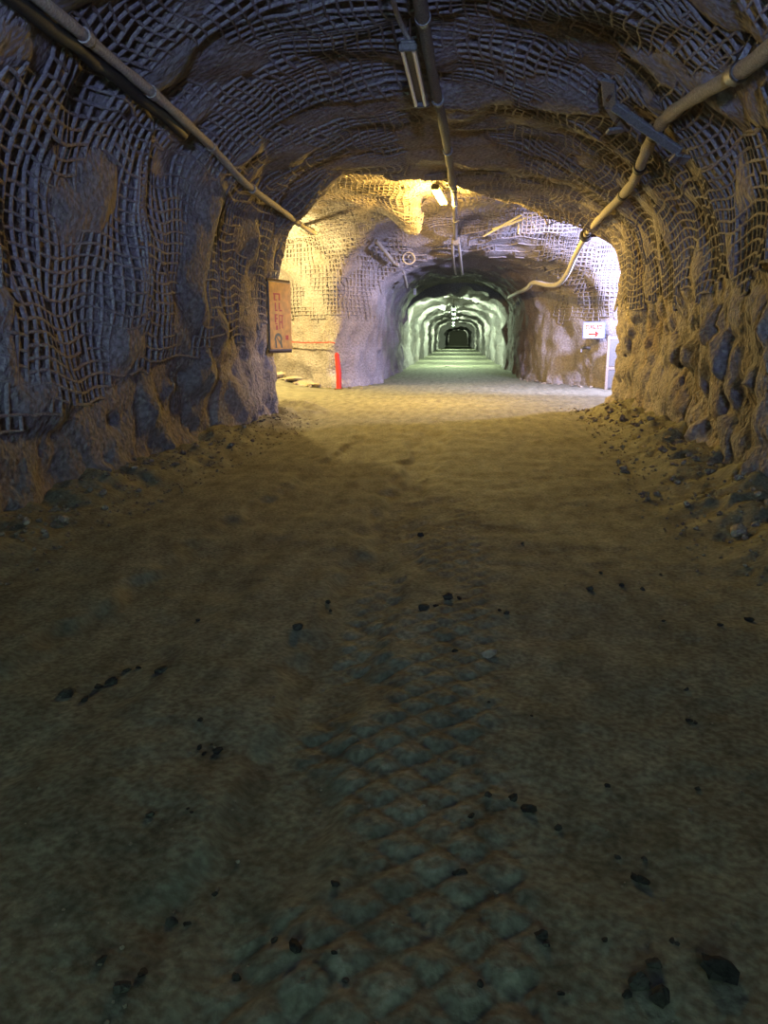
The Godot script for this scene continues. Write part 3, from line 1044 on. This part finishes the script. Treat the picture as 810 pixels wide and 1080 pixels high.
func put_stone(called: String, meshes: Array, x: float, d: float, size: float, flat: float, where: String, group: String, sink := 0.22, must := false) -> void:
	for q in laid:
		if not must and Vector2(x - q[0], d - q[1]).length() < 0.62 * (size + q[2]):
			return
	laid.append([x, d, size])
	var k := rng.randi() % meshes.size()
	var o := obj(called, meshes[k], M["stone"])
	o.position = P(x, floor_y(x, d) + size * flat * (0.5 - sink), d)
	o.rotation = Vector3(rng.randf_range(-0.25, 0.25), rng.randf() * TAU, rng.randf_range(-0.25, 0.25))
	o.scale = Vector3(size * rng.randf_range(0.9, 1.2), size * flat, size * rng.randf_range(0.75, 1.0))
	var big_word := "tiny" if size < 0.03 else "small" if size < 0.06 else "fist-sized" if size < 0.11 else "large" if size < 0.3 else "broad"
	var shape := "flat" if flat < 0.5 else "chunky" if flat > 0.68 else "angular"
	tag(o, "%s %s %s %s" % [big_word, shape, "black stone" if meshes.size() == 4 and called == "road_stone" else "grey-brown stone", where], "stone", group)

func make_stones() -> void:
	var dark := []
	var grey := []
	for k in 4:
		dark.append(stone_mesh(40 + k, Color(0.035, 0.035, 0.032) * (1.0 + 0.25 * k)))
		grey.append(stone_mesh(60 + k, Color(0.30, 0.265, 0.215) * (0.8 + 0.15 * k)))
	for s in ROAD_STONES:
		var where := "among the tyre lug imprints" if absf(s[0] + 0.15) < 0.5 else "in the cluster on the roadway near the notice board wall" if s[0] < -1.3 and s[1] < 3.7 else "on the roadway towards the notice board wall" if s[0] < 0.0 else "on the roadway towards the hose wall"
		put_stone("road_stone", dark, s[0], s[1], s[2], rng.randf_range(0.4, 0.72), where, "dark stones on the roadway", 0.22, true)
	put_stone("flat_stone", [grey[2]], 0.19, 3.74, 0.10, 0.3, "lying on the tyre-marked roadway", "", 0.2, true)
	for k in 170:
		var d := 5.6 + 12.6 * pow(rng.randf(), 0.8)
		var x := right_of(d) - 0.12 - 0.85 * pow(rng.randf(), 1.6)
		put_stone("rubble_stone", grey, x, d, rng.randf_range(0.035, 0.12) * (1.0 if rng.randf() < 0.88 else 1.6), rng.randf_range(0.4, 0.8), "in the rubble along the wall that carries the hose", "rubble under the hose wall")
	for k in 70:
		var d := 5.2 + 9.6 * rng.randf()
		var x := left_of(d) + 0.10 + 0.45 * pow(rng.randf(), 2.0)
		put_stone("rubble_stone", grey, x, d, rng.randf_range(0.03, 0.11), rng.randf_range(0.4, 0.8), "at the foot of the wall with the notice board", "rubble under the notice board wall")
	for k in 26:
		var s := rng.randf()
		put_stone("rubble_stone", grey, lerpf(-5.6, -3.0, s) + rng.randf_range(-0.1, 0.1), lerpf(25.2, 24.9, s) - rng.randf() * 0.5 + 0.6 * maxf(0.0, s - 0.7), rng.randf_range(0.07, 0.2), rng.randf_range(0.4, 0.8), "at the foot of the bright rock corner", "rubble at the bright corner")
	for k in 24:
		var s := rng.randf()
		put_stone("rubble_stone", grey, lerpf(2.5, 4.5, s) - rng.randf() * 0.4, lerpf(30.5, 25.6, s), rng.randf_range(0.07, 0.2), rng.randf_range(0.4, 0.8), "at the foot of the rock below the toilet sign", "rubble below the toilet sign")
	# layered slabs at the left drift
	for s in [[-5.55, 25.3, 1.0, 0.22], [-5.0, 25.0, 0.8, 0.2], [-5.9, 25.0, 0.7, 0.35], [-4.6, 24.8, 0.5, 0.3]]:
		put_stone("rock_slab", [grey[3]], s[0], s[1], s[2], s[3], "slab leaning on the bright rock face", "slabs at the bright rock face", 0.1, true)
	# fine gravel that nobody could count
	var mm := MultiMesh.new()
	mm.transform_format = MultiMesh.TRANSFORM_3D
	mm.mesh = grey[1]
	mm.instance_count = 3000
	for k in 3000:
		var d := 0.0
		var x := 0.0
		if k % 3 == 0:
			d = 5.0 + 13.0 * rng.randf()
			x = right_of(d) - 1.1 * pow(rng.randf(), 1.5)
		elif k % 3 == 1:
			d = 4.5 + 10.5 * rng.randf()
			x = left_of(d) + 0.8 * pow(rng.randf(), 1.6)
		else:
			d = 1.4 + 14.0 * pow(rng.randf(), 1.4)
			x = rng.randf_range(-2.8, 2.4)
		var z := rng.randf_range(0.008, 0.035) if k % 3 < 2 else rng.randf_range(0.005, 0.016)
		mm.set_instance_transform(k, Transform3D(Basis(Vector3.UP, rng.randf() * TAU).scaled(Vector3(z, z * 0.7, z)), P(x, floor_y(x, d) + z * 0.2, d)))
	var g := MultiMeshInstance3D.new()
	g.name = "gravel"
	g.multimesh = mm
	g.material_override = M["stone"]
	add_child(g)
	tag(g, "fine grey gravel scattered over the dirt roadway", "gravel")
	g.set_meta("kind", "stuff")

# loose stones on the road: x, depth, size in metres
const ROAD_STONES := [[-0.86,4.0, 0.065], [-0.77,4.49, 0.048], [-0.74,4.39, 0.029], [-1.43,3.42, 0.075], [-1.49,4.15, 0.029], [-1.59,3.52, 0.031], [-1.64,3.49, 0.046], [-1.65,3.34, 0.07], [-1.69,3.28, 0.05], [-1.8,3.19, 0.079], [-1.69,3.14, 0.043], [-1.06,2.91, 0.034], [-1.0,2.72, 0.029], [-0.92,2.7, 0.04], [-0.97,2.68, 0.02], [-0.96,2.75, 0.016], [-0.27,6.13, 0.07], [-0.17,4.36, 0.08], [-0.1,4.41, 0.041], [-0.03,4.52, 0.071], [0.04,4.56, 0.036], [0.02,3.76, 0.035], [0.32,4.34, 0.046], [0.28,4.38, 0.029], [0.54,5.94, 0.03], [0.88,4.83, 0.057], [1.11,4.96, 0.039], [1.23,4.9, 0.039], [1.02,5.23, 0.034], [1.44,5.27, 0.028], [1.1,3.44, 0.029], [1.03,3.15, 0.036], [1.05,3.13, 0.027], [0.28,2.41, 0.061], [0.23,2.47, 0.036], [0.14,2.47, 0.036], [0.08,2.34, 0.028], [0.04,2.05, 0.039], [0.59,2.09, 0.053], [0.57,2.1, 0.03], [0.62,2.19, 0.024], [0.7,1.74, 0.103], [0.53,1.64, 0.07], [0.49,1.68, 0.053], [0.54,1.74, 0.042], [0.26,1.82, 0.042], [0.27,1.79, 0.024], [0.43,1.82, 0.021], [0.61,1.83, 0.019], [0.62,1.82, 0.015], [-0.4,1.71, 0.053], [-0.55,1.67, 0.035], [-0.79,1.63, 0.036], [-0.82,1.57, 0.047], [-0.91,1.65, 0.031], [-1.02,2.26, 0.033], [-0.33,1.96, 0.028], [-0.7,1.96, 0.023], [-0.79,1.84, 0.038], [-0.74,1.83, 0.025], [-0.25,1.62, 0.02], [-0.29,1.69, 0.017], [-0.47,1.77, 0.024], [-0.88,2.28, 0.014], [-0.9,2.3, 0.015], [0.58,2.59, 0.023], [0.37,2.33, 0.032], [0.54,2.2, 0.021], [0.09,1.63, 0.023], [0.91,2.62, 0.024], [0.45,1.64, 0.029], [0.29,1.64, 0.023], [0.17,3.17, 0.022], [0.35,3.08, 0.017], [1.52,4.28, 0.036], [1.73,4.42, 0.049], [1.22,4.33, 0.029]]
const FAR_LAMPS := [45.0, 55.0, 68.0, 86.0, 108.0]
const AMBER := Color(1.0, 0.79, 0.36)
const WARM := Color(1.0, 0.87, 0.54)
const COOL := Color(0.80, 0.80, 1.0)
const GREEN := Color(0.88, 1.0, 0.80)
const BLUE := Color(0.66, 0.73, 1.0)
const PALE := Color(0.76, 1.0, 0.86)

func _ready() -> void:
	# camera
	var cam := Camera3D.new()
	cam.name = "camera"
	cam.fov = 67.38
	cam.near = 0.05
	cam.far = 400.0
	add_child(cam)
	cam.position = Vector3(0, 1.6, 0)
	cam.rotation = Vector3(-atan(184.0 / 810.0), atan(0.0939), 0)
	cam.current = true
	# no sky underground
	var env := Environment.new()
	env.background_mode = Environment.BG_COLOR
	env.background_color = Color.BLACK
	env.tonemap_mode = Environment.TONE_MAPPER_LINEAR
	env.tonemap_exposure = 1.18
	env.sdfgi_enabled = true
	env.ssao_enabled = true
	env.ssil_enabled = true
	var we := WorldEnvironment.new()
	we.name = "environment"
	we.environment = env
	add_child(we)
	# lights of the place
	for k in 3:
		omni(P(-0.54 + 0.04 * k, 4.79, 18.8 + 0.65 * k), AMBER, 27.0, 0.12)   # strip lamp at the junction
	omni(P(-6.6, 3.86, 22.5), WARM, 95.0, 0.2)                     # strip lamp in the left drift
	spot(P(5.2, 4.22, 21.2), P(3.9, 2.4, 27.0), COOL, 170.0, 0.2, 64.0, 0.7)   # shaded strip lamp in the right drift, turned to the far rock
	omni(P(6.6, 4.2, 20.6), COOL, 90.0, 0.2)                        # second strip lamp deeper in the right drift
	spot(P(0.3, 2.6, -5.25), P(0.0, 5.4, 3.0), BLUE, 95.0, 0.3, 40.0, 1.0)   # floodlight behind the viewpoint
	spot(P(-0.4, 3.2, -5.0), P(-0.4, 2.4, -9.5), PALE, 700.0, 0.3, 55.0, 0.6)   # work lamp that washes the tunnel end behind the viewpoint
	for q in FAR_LAMPS:
		omni(P(-0.006 * q, 3.12, q), GREEN, 80.0, 0.12)
	omni(P(0.1, 2.7, 150.0), GREEN, 10.0, 0.1)

	make_noise(big, 3, 0.33, FastNoiseLite.TYPE_SIMPLEX_SMOOTH, 2)
	make_noise(mid, 5, 0.95, FastNoiseLite.TYPE_SIMPLEX_SMOOTH, 2)
	make_noise(patch, 8, 0.75, FastNoiseLite.TYPE_SIMPLEX_SMOOTH, 2)
	make_noise(fine, 9, 3.2, FastNoiseLite.TYPE_SIMPLEX_SMOOTH, 2)
	make_noise(ridge, 21, 0.9, FastNoiseLite.TYPE_SIMPLEX_SMOOTH, 4)
	ridge.fractal_type = FastNoiseLite.FRACTAL_RIDGED
	make_noise(lumps, 23, 2.0, FastNoiseLite.TYPE_CELLULAR, 1)
	lumps.cellular_return_type = FastNoiseLite.RETURN_DISTANCE2_SUB
	make_noise(blocks, 23, 2.0, FastNoiseLite.TYPE_CELLULAR, 1)
	blocks.cellular_return_type = FastNoiseLite.RETURN_CELL_VALUE
	make_noise(tone, 31, 0.45, FastNoiseLite.TYPE_SIMPLEX_SMOOTH, 3)
	rng.seed = 77
	make_materials()

	# structure
	mesh_cave(-4.6, 4.6, -10.0, 3.6, 0.2)
	mesh_cave(-9.0, 9.5, 3.4, 24.1, 0.075)
	mesh_cave(-9.5, 9.5, 24.0, 43.0, 0.13)
	for k in shell.keys():
		var o := obj(k, shell[k][0].mesh(), M["rock"])
		o.set_meta("kind", "structure")
		shell[k] = o
	make_sheets()
	make_floor()
	make_far_tunnel()
	make_lamps()
	make_pipes()
	make_fittings()
	make_signs()
	make_stones()
	print("built in ", Time.get_ticks_msec(), " ms")
